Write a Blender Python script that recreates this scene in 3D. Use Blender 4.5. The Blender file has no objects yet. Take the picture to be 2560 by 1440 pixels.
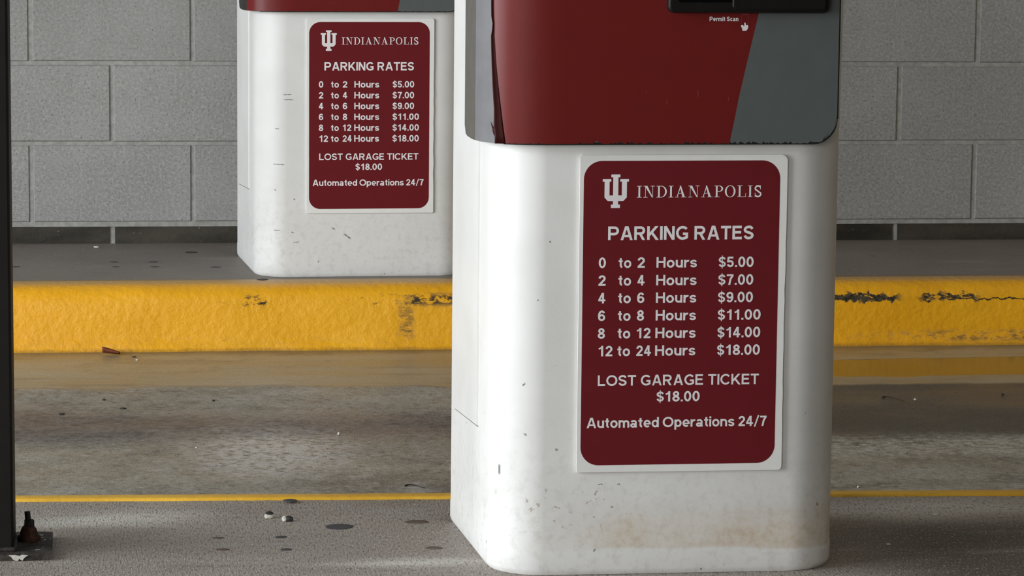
import bpy, bmesh, math, random
from mathutils import Vector, Matrix, noise as mnoise

scn = bpy.context.scene
COL = scn.collection
PI = math.pi
rnd = random.Random(7)

# ------------------------------------------------------------------ camera
YAW, PITCH, ROLL = 0.111495, 0.141069, 0.009775
FPX = 8359.02
fw = Vector((math.sin(YAW) * math.cos(PITCH), math.cos(YAW) * math.cos(PITCH), -math.sin(PITCH)))
rt = Vector((math.cos(YAW), -math.sin(YAW), 0))
up = rt.cross(fw)
rt2 = math.cos(ROLL) * rt + math.sin(ROLL) * up
up2 = -math.sin(ROLL) * rt + math.cos(ROLL) * up
camd = bpy.data.cameras.new('camera')
camd.sensor_width = 36.0
camd.lens = FPX / 2560 * 36.0
camd.clip_start = 0.05
cam = bpy.data.objects.new('camera', camd)
M = Matrix((rt2, up2, -fw)).transposed().to_4x4()
M.translation = Vector((0.277025, -8.508361, 1.09548))
cam.matrix_world = M
COL.objects.link(cam)
scn.camera = cam

# ------------------------------------------------------------------ light
world = bpy.data.worlds.new('overcast_sky')
scn.world = world
world.use_nodes = True
world.node_tree.nodes['Background'].inputs[0].default_value = (0.86, 0.93, 1.0, 1)
world.node_tree.nodes['Background'].inputs[1].default_value = 0.42


def area(name, loc, target, sx, sy, power, color):
    d = bpy.data.lights.new(name, 'AREA')
    d.shape = 'RECTANGLE'
    d.size, d.size_y = sx, sy
    d.energy = power
    d.color = color
    o = bpy.data.objects.new(name, d)
    o.location = loc
    o.rotation_euler = (Vector(target) - Vector(loc)).to_track_quat('-Z', 'Y').to_euler()
    COL.objects.link(o)
    return o


# daylight entering through the open side of the garage on the left, and the entrance behind the camera
area('daylight_side_opening', (-4.8, -5.0, 1.55), (0.6, -2.8, 0.4), 4.2, 2.4, 390, (0.92, 0.97, 1.0))
area('daylight_entrance', (-3.0, -13.5, 2.2), (0.9, -3.0, 0.6), 4.0, 2.2, 200, (1.0, 0.96, 0.90))
# added warm fill light, off to the right, lifting the dim side
area('warm_fill_right', (4.9, -2.2, 2.3), (1.8, -1.8, 0.6), 1.4, 0.3, 16, (1.0, 0.83, 0.62))

scn.view_settings.view_transform = 'Standard'
scn.view_settings.look = 'None'
scn.view_settings.gamma = 1.0
scn.view_settings.use_curve_mapping = False
scn.view_settings.exposure = 0.12


# ------------------------------------------------------------------ material helpers
class NT:
    def __init__(self, name):
        self.m = bpy.data.materials.new(name)
        self.m.use_nodes = True
        self.t = self.m.node_tree
        self.b = self.t.nodes['Principled BSDF']
        self.geo = None

    def n(self, typ, **kw):
        x = self.t.nodes.new(typ)
        for k, v in kw.items():
            setattr(x, k, v)
        return x

    def put(self, sock, v):
        if hasattr(v, 'is_output'):
            self.t.links.new(v, sock)
        elif isinstance(v, (tuple, list)) and len(v) == 3 and sock.type == 'RGBA':
            sock.default_value = (*v, 1)
        else:
            sock.default_value = v

    def pos(self):
        if self.geo is None:
            self.geo = self.n('ShaderNodeTexCoord').outputs['Object']
        return self.geo

    def xyz(self):
        s = self.n('ShaderNodeSeparateXYZ')
        self.put(s.inputs[0], self.pos())
        return s.outputs

    def map(self, scale=(1, 1, 1), loc=(0, 0, 0)):
        s = self.n('ShaderNodeMapping')
        self.put(s.inputs[0], self.pos())
        s.inputs['Location'].default_value = loc
        s.inputs['Scale'].default_value = scale
        return s.outputs[0]

    def noise(self, scale, detail=4.0, rough=0.55, vec=None, dist=0.0):
        x = self.n('ShaderNodeTexNoise')
        self.put(x.inputs['Vector'], vec if vec is not None else self.pos())
        x.inputs['Scale'].default_value = scale
        x.inputs['Detail'].default_value = detail
        x.inputs['Roughness'].default_value = rough
        x.inputs['Distortion'].default_value = dist
        return x.outputs[0]

    def math(self, op, a, b=0.0, c=None, clamp=False):
        x = self.n('ShaderNodeMath', operation=op, use_clamp=clamp)
        self.put(x.inputs[0], a)
        self.put(x.inputs[1], b)
        if c is not None:
            self.put(x.inputs[2], c)
        return x.outputs[0]

    def ramp(self, v, a, b, lo=0.0, hi=1.0, smooth=True):
        x = self.n('ShaderNodeMapRange', interpolation_type='SMOOTHSTEP' if smooth else 'LINEAR')
        self.put(x.inputs[0], v)
        x.inputs[1].default_value, x.inputs[2].default_value = a, b
        x.inputs[3].default_value, x.inputs[4].default_value = lo, hi
        return x.outputs[0]

    def band(self, v, c, half, soft):
        # 1 within half of c, falling to 0 over soft
        d = self.math('ABSOLUTE', self.math('SUBTRACT', v, c))
        return self.ramp(d, half, half + soft, 1.0, 0.0)

    def mul(self, *a):
        r = a[0]
        for k in a[1:]:
            r = self.math('MULTIPLY', r, k)
        return r

    def mix(self, f, a, b, mode='MIX'):
        x = self.n('ShaderNodeMix', data_type='RGBA', blend_type=mode)
        self.put(x.inputs[0], f)
        self.put(x.inputs[6], a)
        self.put(x.inputs[7], b)
        return x.outputs[2]

    def bump(self, h, strength=0.5, dist=0.002, prev=None):
        x = self.n('ShaderNodeBump')
        x.inputs['Strength'].default_value = strength
        x.inputs['Distance'].default_value = dist
        self.put(x.inputs['Height'], h)
        if prev is not None:
            self.put(x.inputs['Normal'], prev)
        return x.outputs[0]

    def out(self, color=None, rough=None, normal=None, metallic=None, spec=None, coat=None):
        if color is not None:
            self.put(self.b.inputs['Base Color'], color)
        if rough is not None:
            self.put(self.b.inputs['Roughness'], rough)
        if normal is not None:
            self.put(self.b.inputs['Normal'], normal)
        if metallic is not None:
            self.put(self.b.inputs['Metallic'], metallic)
        if spec is not None:
            self.put(self.b.inputs['Specular IOR Level'], spec)
        if coat is not None:
            self.put(self.b.inputs['Coat Weight'], coat)
        return self.m


def m_block():
    t = NT('painted_concrete_block')
    big = t.noise(2.2, 3)
    mid = t.noise(14, 4)
    fine = t.noise(130, 4, 0.75)
    pore = t.noise(190, 3, 0.65)
    isl = t.n('ShaderNodeNewGeometry').outputs['Random Per Island']
    c = t.mix(t.ramp(big, 0.3, 0.7), (0.262, 0.258, 0.248), (0.328, 0.324, 0.312))
    c = t.mix(t.mul(t.ramp(mid, 0.4, 0.75), 0.5), c, (0.25, 0.245, 0.232))
    c = t.mix(t.mul(t.ramp(fine, 0.42, 0.66), 0.6), c, (0.45, 0.44, 0.415))
    c = t.mix(t.mul(t.ramp(pore, 0.56, 0.72), 0.62), c, (0.085, 0.081, 0.074))
    c = t.mix(t.mul(isl, 0.22), c, (0.20, 0.197, 0.188))
    h = t.math('SUBTRACT', t.mul(fine, 0.6), t.ramp(pore, 0.58, 0.70))
    return t.out(c, 0.85, t.bump(h, 0.45, 0.0015), spec=0.25)


def m_mortar():
    t = NT('mortar')
    f = t.noise(60, 4)
    c = t.mix(t.ramp(f, 0.3, 0.7), (0.27, 0.264, 0.248), (0.37, 0.362, 0.338))
    return t.out(c, 0.9, t.bump(f, 0.4, 0.002), spec=0.2)


def m_darkbase():
    t = NT('dark_brown_base_paint')
    a = t.noise(5, 5, vec=t.map((1, 1, 3)))
    f = t.noise(70, 4)
    c = t.mix(t.ramp(a, 0.3, 0.7), (0.022, 0.018, 0.013), (0.060, 0.052, 0.040))
    c = t.mix(t.ramp(f, 0.68, 0.75, 0, 0.8), c, (0.20, 0.18, 0.15))
    return t.out(c, 0.7, t.bump(f, 0.5, 0.003), spec=0.3)


def m_lane():
    t = NT('wet_lane_concrete')
    x, y, z = t.xyz()
    big = t.noise(1.6, 4, 0.6, dist=0.6)
    st = t.noise(3.0, 6, 0.65, vec=t.map((0.55, 1.6, 1)))
    mid = t.noise(15, 6, 0.7, vec=t.map((0.7, 0.8, 1)))
    fine = t.noise(62, 5, 0.75)
    grit = t.noise(170, 2, 0.6)
    c = t.mix(t.ramp(big, 0.32, 0.68), (0.275, 0.245, 0.190), (0.395, 0.375, 0.315))
    # wet, tyre-darkened streak along the lane
    yy = t.math('ADD', y, t.mul(t.math('SUBTRACT', big, 0.5), 0.35))
    tyre = t.mul(t.band(yy, -1.76, 0.06, 0.22), t.ramp(st, 0.25, 0.55, 0.25, 1.0))
    tyre2 = t.mul(tyre, 0.85)
    c = t.mix(t.mul(t.ramp(st, 0.52, 0.72), 0.55), c, (0.15, 0.135, 0.11))
    c = t.mix(t.mul(t.ramp(mid, 0.50, 0.66), 0.62), c, (0.50, 0.485, 0.45))
    c = t.mix(t.mul(t.ramp(mid, 0.47, 0.32), 0.6), c, (0.12, 0.108, 0.09))
    c = t.mix(t.mul(t.ramp(fine, 0.53, 0.66), 0.72), c, (0.085, 0.077, 0.063))
    c = t.mix(t.mul(t.ramp(fine, 0.46, 0.34), 0.55), c, (0.56, 0.55, 0.51))
    c = t.mix(t.mul(t.ramp(grit, 0.64, 0.72), 0.5), c, (0.60, 0.59, 0.55))
    c = t.mix(tyre2, c, t.mix(t.ramp(fine, 0.42, 0.6), (0.16, 0.145, 0.14), (0.06, 0.052, 0.050)))
    # pale patch: wet glare painted into the lane colour
    dx = t.math('MULTIPLY', t.math('SUBTRACT', x, 0.53), 3.2)
    dy = t.math('MULTIPLY', t.math('ADD', y, 2.06), 2.2)
    rr = t.math('ADD', t.math('SQRT', t.math('ADD', t.mul(dx, dx), t.mul(dy, dy))), t.mul(t.math('SUBTRACT', mid, 0.5), 0.9))
    pale = t.mul(t.ramp(rr, 0.75, 0.15), t.ramp(fine, 0.62, 0.45), 0.8)
    c = t.mix(pale, c, (0.68, 0.67, 0.66))
    # rough aggregate strip and a darker band on the right-hand side
    right = t.ramp(x, 1.2, 1.75)
    agg = t.mul(right, t.band(t.math('ADD', y, t.mul(t.math('SUBTRACT', big, 0.5), 0.3)), -2.02, 0.05, 0.16), t.ramp(fine, 0.52, 0.42), 0.6)
    c = t.mix(agg, c, (0.62, 0.60, 0.56))
    dark_band = t.mul(right, t.band(y, -1.62, 0.26, 0.16), t.ramp(st, 0.3, 0.5, 0.55, 0.92))
    c = t.mix(dark_band, c, (0.095, 0.080, 0.060))
    # gutter silt beside the kerb
    edge = t.math('ADD', y, t.mul(t.math('SUBTRACT', t.noise(1.3, 4), 0.5), 0.34))
    gut = t.ramp(edge, -1.335, -1.300)
    silt = t.mix(t.ramp(st, 0.3, 0.7), (0.33, 0.275, 0.175), (0.50, 0.44, 0.31))
    silt = t.mix(t.mul(t.ramp(mid, 0.50, 0.66), 0.4), silt, (0.15, 0.12, 0.08))
    silt = t.mix(t.mul(t.ramp(t.noise(9, 6, 0.7, vec=t.map((0.25, 2.2, 1))), 0.52, 0.66), 0.5), silt, (0.15, 0.125, 0.085))
    c = t.mix(t.mul(gut, 0.9), c, silt)
    edge2 = t.math('ADD', y, t.mul(t.math('SUBTRACT', t.noise(2.6, 4), 0.5), 0.16))
    pud = t.mul(right, t.ramp(edge2, -1.235, -1.215), t.ramp(edge2, -0.985, -1.0))
    c = t.mix(t.mul(pud, 0.8), c, (0.085, 0.060, 0.022))
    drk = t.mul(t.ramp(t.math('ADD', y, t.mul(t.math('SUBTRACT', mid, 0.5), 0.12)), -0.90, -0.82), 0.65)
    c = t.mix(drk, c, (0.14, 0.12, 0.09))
    ro = t.ramp(t.noise(2.6, 4, 0.6, vec=t.map((0.6, 1.0, 1), (3, 1, 0))), 0.38, 0.66, 0.34, 0.58)
    ro = t.mix(gut, ro, t.ramp(st, 0.35, 0.7, 0.32, 0.46))
    ro = t.mix(t.mul(pud, 0.9), ro, (0.08, 0.08, 0.08))
    h = t.math('ADD', t.mul(fine, 0.6), t.mul(mid, 1.1))
    hb = t.mul(h, t.ramp(gut, 0, 1, 1.0, 0.30), t.ramp(pud, 0, 1, 1.0, 0.1))
    return t.out(c, ro, t.bump(hb, 0.75, 0.006), spec=0.5)


def m_island(name='island_concrete', tint=1.0, marks=True):
    t = NT(name)
    x, y, z = t.xyz()
    big = t.noise(1.8, 4, 0.6, vec=t.map((0.8, 1.2, 1), (2, 5, 0)))
    st = t.noise(4.0, 6, 0.65, vec=t.map((0.6, 2.2, 1)))
    broom = t.noise(1.0, 3, 0.65, vec=t.map((290, 62, 1)))
    fine = t.noise(1.0, 3, 0.7, vec=t.map((380, 90, 1), (3, 3, 0)))
    spot = t.noise(11, 3, 0.6, vec=t.map((1, 0.7, 1), (4, 0, 0)))
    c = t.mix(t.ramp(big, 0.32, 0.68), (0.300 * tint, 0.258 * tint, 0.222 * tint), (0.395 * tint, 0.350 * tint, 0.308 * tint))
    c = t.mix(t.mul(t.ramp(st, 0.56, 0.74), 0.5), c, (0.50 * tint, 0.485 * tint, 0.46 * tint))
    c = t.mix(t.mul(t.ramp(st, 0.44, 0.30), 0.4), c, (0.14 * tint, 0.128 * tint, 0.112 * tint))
    if marks:
        for cx, cy, sx, sy in ((0.24, -3.37, 4.0, 9.0), (0.68, -3.70, 4.2, 17.0), (1.5, -3.36, 2.0, 7.0)):
            dx, dy = t.math('MULTIPLY', t.math('SUBTRACT', x, cx), sx), t.math('MULTIPLY', t.math('SUBTRACT', y, cy), sy)
            q = t.math('ADD', t.math('SQRT', t.math('ADD', t.mul(dx, dx), t.mul(dy, dy))), t.mul(t.math('SUBTRACT', st, 0.5), 1.6))
            c = t.mix(t.mul(t.ramp(q, 0.85, 0.1), 0.65), c, (0.74, 0.71, 0.66))
        c = t.mix(t.mul(t.ramp(x, 1.2, 1.5), t.ramp(y, -3.42, -3.55), t.ramp(st, 0.66, 0.5, 0.5, 0.92)), c, (0.090, 0.074, 0.056))  # shade right of the near kiosk, painted darker into the concrete colour
        c = t.mix(t.mul(t.ramp(broom, 0.48, 0.68), 0.72), c, (0.085, 0.073, 0.062))
        c = t.mix(t.mul(t.ramp(fine, 0.46, 0.32), 0.65), c, (0.70, 0.65, 0.585))
    c = t.mix(t.mul(t.ramp(spot, 0.73, 0.78), 0.5), c, (0.09, 0.08, 0.07))
    h = t.math('ADD', broom, t.mul(fine, 0.5)) if marks else t.noise(40, 4, 0.6)
    return t.out(c, t.ramp(big, 0.3, 0.7, 0.48, 0.66), t.bump(h, 0.5, 0.0025), spec=0.4)


def m_yellow():
    t = NT('chipped_yellow_kerb_paint')
    x, y, z = t.xyz()
    wav = t.noise(52, 3, 0.5)
    big = t.noise(3.0, 4)
    fine = t.noise(110, 4, 0.65)
    chip = t.noise(52, 8, 0.78, vec=t.map((0.6, 1, 1.4)))
    c = t.mix(t.ramp(big, 0.3, 0.7), (0.85, 0.395, 0.008), (0.93, 0.46, 0.014))
    c = t.mix(t.mul(t.ramp(fine, 0.55, 0.75), 0.35), c, (0.62, 0.29, 0.010))
    # scuffed, chalky strip on the flat top
    c = t.mix(t.mul(t.ramp(y, -0.765, -0.72), t.ramp(z, -0.006, -0.002), 0.75), c, (0.52, 0.34, 0.13))
    # chips and tyre scuffs along the rounded edge
    reg = t.math('ADD', t.mul(t.ramp(x, 0.72, 1.0), 0.17), t.mul(t.band(x, 0.53, 0.02, 0.06), 0.085))
    th = t.math('SUBTRACT', 0.80, reg)
    onedge = t.band(t.math('ADD', z, t.mul(t.math('SUBTRACT', chip, 0.5), 0.02)), -0.034, 0.004, 0.016)
    bits = t.mul(t.ramp(x, 1.7, 1.4), onedge, t.ramp(t.math('SUBTRACT', chip, t.math('SUBTRACT', th, 0.13)), -0.02, 0.02))
    # a long black scuff at the right
    scuff = t.mul(t.band(t.math('ADD', z, t.mul(t.math('SUBTRACT', wav, 0.5), 0.035)), -0.036, 0.006, 0.004),
                  t.math('MAXIMUM', t.mul(t.band(x, 1.97, 0.085, 0.03), t.ramp(chip, 0.38, 0.44)), t.mul(t.band(x, 2.19, 0.055, 0.03), t.ramp(chip, 0.47, 0.52))))
    hair = t.mul(t.band(t.math('ADD', z, t.mul(t.math('SUBTRACT', wav, 0.5), 0.02)), -0.041, 0.0008, 0.0012), t.ramp(x, 2.15, 2.2))
    scuff = t.math('MAXIMUM', scuff, hair)
    # dark vertical stain
    stn = t.mul(t.band(t.math('ADD', x, t.mul(t.math('SUBTRACT', wav, 0.5), 0.03)), 0.893, 0.004, 0.022), t.ramp(z, -0.02, -0.035),
                t.ramp(z, -0.135, -0.115), t.ramp(chip, 0.40, 0.62))
    low = t.mul(t.band(z, -0.128, 0.004, 0.016), t.ramp(chip, 0.48, 0.62), t.ramp(x, 1.9, 2.3, 0.10, 0.9))
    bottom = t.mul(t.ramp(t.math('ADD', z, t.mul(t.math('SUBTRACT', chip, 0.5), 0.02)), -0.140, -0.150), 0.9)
    tops = t.mul(t.ramp(chip, 0.68, 0.72), t.ramp(z, -0.03, -0.015), 0.7)
    k = t.math('MAXIMUM', bits, scuff)
    k = t.math('MAXIMUM', k, t.mul(stn, 0.75))
    k = t.math('MAXIMUM', k, t.mul(low, 0.8))
    k = t.math('MAXIMUM', k, tops)
    c = t.mix(k, c, t.mix(t.ramp(fine, 0.4, 0.6), (0.025, 0.022, 0.014), (0.07, 0.06, 0.035)))
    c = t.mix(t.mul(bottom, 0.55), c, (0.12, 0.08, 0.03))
    h = t.math('ADD', t.mul(wav, 1.0), t.mul(fine, 0.35))
    h = t.math('SUBTRACT', h, t.mul(k, 0.6))
    return t.out(c, 0.42, t.bump(h, 0.55, 0.005), spec=0.5)


SCUFF1 = [(-0.192, 0.489, 0.0016, 0.0014, 0), (-0.2085, 0.404, 0.0016, 0.0010, 0.3), (-0.2268, 0.2816, 0.0022, 0.0018, 0.6), (-0.1149, 0.1344, 0.004, 0.0010, 0), (-0.258, 0.152, 0.0015, 0.008, 0), (-0.088, 0.134, 0.0024, 0.0010, 0)]
SCUFF2 = [(-0.220, 0.3534, 0.005, 0.0012, 0), (-0.196, 0.4346, 0.011, 0.0011, 0), (-0.193, 0.4223, 0.013, 0.0010, -0.03), (-0.2159, 0.2691, 0.014, 0.0012, 0.0), (-0.2197, 0.1121, 0.008, 0.0011, 0), (-0.1837, 0.107, 0.003, 0.0020, 0), (-0.0868, 0.1158, 0.004, 0.0020, -0.4),
          (-0.0534, 0.0973, 0.009, 0.0022, -0.7), (-0.1751, 0.084, 0.008, 0.0010, 0.1)]


def m_white(name, stain):
    t = NT(name)
    x, y, z = t.xyz()
    a = t.noise(7, 4)
    f = t.noise(60, 4, 0.7)
    sp = t.noise(46, 2, 0.5)
    c = t.mix(t.ramp(a, 0.3, 0.7), (0.74, 0.735, 0.715), (0.80, 0.795, 0.78))
    grime = t.mul(t.ramp(f, 0.45, 0.75), t.ramp(z, 0.30, 0.05), 0.40)
    c = t.mix(grime, c, (0.50, 0.47, 0.43))
    specks = t.mul(t.ramp(sp, 0.735, 0.76), t.ramp(z, 0.36, 0.22), 0.75)
    c = t.mix(specks, c, (0.20, 0.19, 0.18))
    if stain:
        zz = t.math('ADD', z, t.mul(t.math('SUBTRACT', a, 0.5), 0.025))
        s = t.mul(t.ramp(zz, 0.034, 0.040), t.ramp(zz, 0.125, 0.045), t.ramp(t.noise(3.4, 3, vec=t.map((1, 1, 0.5), (0.31, 0, 0))), 0.38, 0.62))
        s = t.mul(s, t.ramp(f, 0.25, 0.7, 0.45, 1.0), t.ramp(x, -0.27, -0.12), 0.62)
        c = t.mix(s, c, (0.55, 0.40, 0.22))
        br = t.mul(t.ramp(t.noise(85, 3, 0.6), 0.64, 0.68), t.band(z, 0.10, 0.015, 0.03), t.band(x, -0.16, 0.05, 0.08), 0.7)
        c = t.mix(br, c, (0.33, 0.24, 0.14))
    # individual scuffs and nicks: x, z, half length, half height, slope
    wob = t.mul(t.math('SUBTRACT', t.noise(240, 3), 0.5), 0.006)
    for (mx, mz, hl, hh, sl) in (SCUFF1 if stain else SCUFF2):
        dx = t.math('SUBTRACT', x, mx)
        dz = t.math('ADD', t.math('SUBTRACT', t.math('SUBTRACT', z, mz), t.mul(dx, sl)), wob)
        k = t.mul(t.band(dx, 0.0, hl * 0.6, hl * 0.5), t.band(dz, 0.0, hh * 0.5, hh * 0.7), 0.8)
        c = t.mix(k, c, (0.10, 0.095, 0.09))
    return t.out(c, 0.42, t.bump(t.noise(420, 2, 0.5), 0.10, 0.0008), spec=0.3)


def m_plain(name, color, rough, bump_scale=None, bump=0.1, var=0.06, metallic=0.0, spec=0.5, dist=0.001):
    t = NT(name)
    v = t.noise(30, 3)
    dk = tuple(k * (1 - var) for k in color)
    lt = tuple(min(1, k * (1 + var)) for k in color)
    c = t.mix(t.ramp(v, 0.3, 0.7), dk, lt)
    nrm = t.bump(t.noise(bump_scale, 3), bump, dist) if bump_scale else None
    return t.out(c, rough, nrm, metallic, spec)


def m_rust():
    t = NT('rust')
    a = t.noise(90, 5, 0.7)
    c = t.mix(t.ramp(a, 0.3, 0.7), (0.018, 0.010, 0.007), (0.085, 0.036, 0.022))
    return t.out(c, 0.85, t.bump(a, 0.8, 0.004), spec=0.2)


def m_plate():
    t = NT('flaking_base_plate_paint')
    a = t.noise(55, 5, 0.7)
    c = t.mix(t.ramp(a, 0.4, 0.6), (0.022, 0.018, 0.016), (0.055, 0.046, 0.040))
    c = t.mix(t.ramp(t.noise(70, 4, 0.6), 0.62, 0.66), c, (0.45, 0.44, 0.41))
    return t.out(c, 0.7, t.bump(a, 0.7, 0.003), spec=0.3)


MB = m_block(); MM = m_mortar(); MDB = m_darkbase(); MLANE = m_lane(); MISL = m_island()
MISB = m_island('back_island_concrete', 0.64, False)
MY = m_yellow()
MW1 = m_white('stained_white_plastic', True)
MW2 = m_white('white_plastic', False)
MRED = m_plain('red_vinyl', (0.150, 0.0070, 0.0062), 0.42, 700, 0.04, 0.03, spec=0.36)
MREDEDGE = m_plain('red_vinyl_shaded', (0.05, 0.004, 0.004), 0.5, spec=0.3)  # shaded copy of the red vinyl, for the lifted edge
MGREY = m_plain('slate_grey_vinyl', (0.100, 0.113, 0.113), 0.42, 700, 0.04, 0.03, spec=0.45)
MSIGN = m_plain('crimson_print', (0.150, 0.0115, 0.0160), 0.45, 800, 0.03, 0.03, spec=0.2)
MPRINT = m_plain('white_print', (0.86, 0.83, 0.845), 0.45, var=0.03, spec=0.3)
MBOARD = m_plain('white_sign_board', (0.87, 0.865, 0.845), 0.40, 500, 0.05, 0.02, spec=0.4)
MFAINT = m_plain('worn_red_print', (0.24, 0.055, 0.052), 0.5, spec=0.3)
MBLACK = m_plain('black_plastic', (0.0075, 0.0068, 0.0062), 0.40, 600, 0.06, 0.1, spec=0.25)
MVOID = m_plain('glossy_black_window', (0.002, 0.002, 0.002), 0.15, spec=0.3)
MGASK = m_plain('black_edge', (0.010, 0.011, 0.010), 0.6, var=0.2, spec=0.2)
MSHELL = m_plain('grey_door_plastic', (0.170, 0.166, 0.175), 0.55, 300, 0.05, 0.06, spec=0.3)
MRIM = m_plain('warm_grey_door_frame', (0.100, 0.094, 0.083), 0.65, 300, 0.05, 0.05, spec=0.3)
MRIM2 = m_plain('charcoal_door_frame', (0.030, 0.030, 0.028), 0.6, 300, 0.05, 0.05, spec=0.3)
MPOST = m_plain('dark_brown_post_paint', (0.010, 0.0085, 0.007), 0.55, 200, 0.08, 0.1, spec=0.15)
MRUST = m_rust(); MPLATE = m_plate()
MBOLT = m_plain('blackened_steel', (0.008, 0.006, 0.005), 0.6, 200, 0.3, 0.2, spec=0.3)
MCEIL = m_plain('ceiling_concrete', (0.30, 0.295, 0.28), 0.9, 40, 0.3, 0.1)
MDIM = m_plain('dark_concrete', (0.10, 0.095, 0.088), 0.9, 40, 0.3, 0.1)  # dark tone for the unseen walls, set to cut their bounce light
MGUM = m_plain('trodden_gum', (0.052, 0.051, 0.054), 0.55, 160, 0.3, 0.2)
MBROWN = m_plain('brown_residue', (0.105, 0.076, 0.058), 0.6, 160, 0.4, 0.25)
MSTONE = m_plain('pale_stone', (0.62, 0.60, 0.54), 0.7, 250, 0.4, 0.15)
MDKSTONE = m_plain('dark_stone', (0.028, 0.025, 0.022), 0.6, 250, 0.4, 0.2)
MLEAF = m_plain('rust_red_leaf', (0.23, 0.062, 0.025), 0.6, 180, 0.4, 0.3)
MTWIG = m_plain('twig_bark', (0.035, 0.026, 0.018), 0.8, 260, 0.4, 0.25)


# ------------------------------------------------------------------ object helpers
def link(name, me, mats=None, parent=None, smooth=False):
    o = bpy.data.objects.new(name, me)
    COL.objects.link(o)
    for m in (mats if isinstance(mats, (list, tuple)) else [mats]):
        if m is not None:
            me.materials.append(m)
    if smooth:
        for p in me.polygons:
            p.use_smooth = True
    if parent is not None:
        o.parent = parent
    return o


def mesh(name, verts, faces, mats=None, parent=None, smooth=False, midx=None):
    me = bpy.data.meshes.new(name)
    me.from_pydata([tuple(v) for v in verts], [], faces)
    if midx:
        for p, k in zip(me.polygons, midx):
            p.material_index = k
    me.update()
    return link(name, me, mats, parent, smooth)


def bmobj(name, bm, mats=None, parent=None, smooth=False):
    bmesh.ops.recalc_face_normals(bm, faces=bm.faces)
    me = bpy.data.meshes.new(name)
    bm.to_mesh(me)
    bm.free()
    return link(name, me, mats, parent, smooth)


def tag(o, label=None, cat=None, group=None, kind=None):
    if label: o['label'] = label
    if cat: o['category'] = cat
    if group: o['group'] = group
    if kind: o['kind'] = kind
    return o


def empty(name, loc, rz=0.0):
    o = bpy.data.objects.new(name, None)
    o.empty_display_size = 0.1
    o.location = loc
    o.rotation_euler = (0, 0, rz)
    COL.objects.link(o)
    return o


def box_bm(bm, a, b, mi=0):
    r = bmesh.ops.create_cube(bm, size=1.0)
    vs = r['verts']
    for v in vs:
        v.co = Vector([a[i] + (v.co[i] + 0.5) * (b[i] - a[i]) for i in range(3)])
    for f in {f for v in vs for f in v.link_faces}:
        f.material_index = mi
    return vs


def auto_smooth(o, ang=35):
    for p in o.data.polygons:
        p.use_smooth = True
    o.data.set_sharp_from_angle(angle=math.radians(ang))
    return o


def bevel(o, w, seg=3, ang=30):
    b = o.modifiers.new('bevel', 'BEVEL')
    b.width, b.segments, b.limit_method, b.angle_limit = w, seg, 'ANGLE', math.radians(ang)
    auto_smooth(o)
    return o


# ------------------------------------------------------------------ setting
# block wall: each block a bevelled slab on a mortar bed, one mesh
def build_wall():
    V, F, MI = [], [], []
    X0, X1, Y = -4.064, 5.6896, 0.0
    Z = [0.0505]
    while Z[-1] < 3.0:
        Z.append(Z[-1] + (0.2055 if len(Z) == 1 else 0.2040 if len(Z) == 2 else 0.2032))
    r2 = random.Random(3)
    for k in range(len(Z) - 1):
        off = 0.0023 if k % 2 == 0 else 0.2055
        x = X0 + off - 0.4064
        while x < X1:
            a, b = max(x, X0), min(x + 0.4064, X1)
            x += 0.4064
            if b - a < 0.05:
                continue
            j = 0.0038
            xa, xb = a + j + r2.uniform(-.0012, .0012), b - j + r2.uniform(-.0012, .0012)
            za, zb = Z[k] + j + r2.uniform(-.0008, .0008), Z[k + 1] - j + r2.uniform(-.0008, .0008)
            d, ch = 0.0055, 0.0036
            yf = Y + r2.uniform(-0.0006, 0.0006)
            n = len(V)
            V += [(xa + ch, yf, za + ch), (xb - ch, yf, za + ch), (xb - ch, yf, zb - ch), (xa + ch, yf, zb - ch),
                  (xa, yf + d, za), (xb, yf + d, za), (xb, yf + d, zb), (xa, yf + d, zb)]
            F += [(n, n + 1, n + 2, n + 3), (n + 4, n + 5, n + 1, n), (n + 5, n + 6, n + 2, n + 1),
                  (n + 6, n + 7, n + 3, n + 2), (n + 7, n + 4, n, n + 3)]
            MI += [0] * 5
    # mortar bed and wall body behind
    n = len(V)
    y1, y2 = Y + 0.0042, Y + 0.2
    V += [(X0, y1, 0.043), (X1, y1, 0.043), (X1, y1, Z[-1]), (X0, y1, Z[-1]), (X0, y2, 0.043), (X1, y2, 0.043), (X1, y2, Z[-1]), (X0, y2, Z[-1])]
    F += [(n, n + 1, n + 2, n + 3), (n + 5, n + 4, n + 7, n + 6), (n + 4, n + 5, n + 1, n), (n + 3, n + 2, n + 6, n + 7), (n + 4, n, n + 3, n + 7), (n + 1, n + 5, n + 6, n + 2)]
    MI += [1] * 6
    tag(mesh('wall_back', V, F, [MB, MM], midx=MI), kind='structure')
    # painted foot of the lowest course
    bm = bmesh.new()
    xs = [0.204 + 0.4064 * i for i in range(-10, 14)]
    for i in range(len(xs) - 1):
        if -4.1 < xs[i] < 5.6:
            box_bm(bm, (xs[i] + 0.007, 0.006, -0.05), (xs[i + 1] - 0.007, 0.19, 0.0425), 0)
    box_bm(bm, (xs[0], 0.010, -0.05), (xs[-1], 0.195, 0.0425), 1)
    tag(bmobj('baseboard_back', bm, [MDB, MM]), kind='structure')


build_wall()


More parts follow.
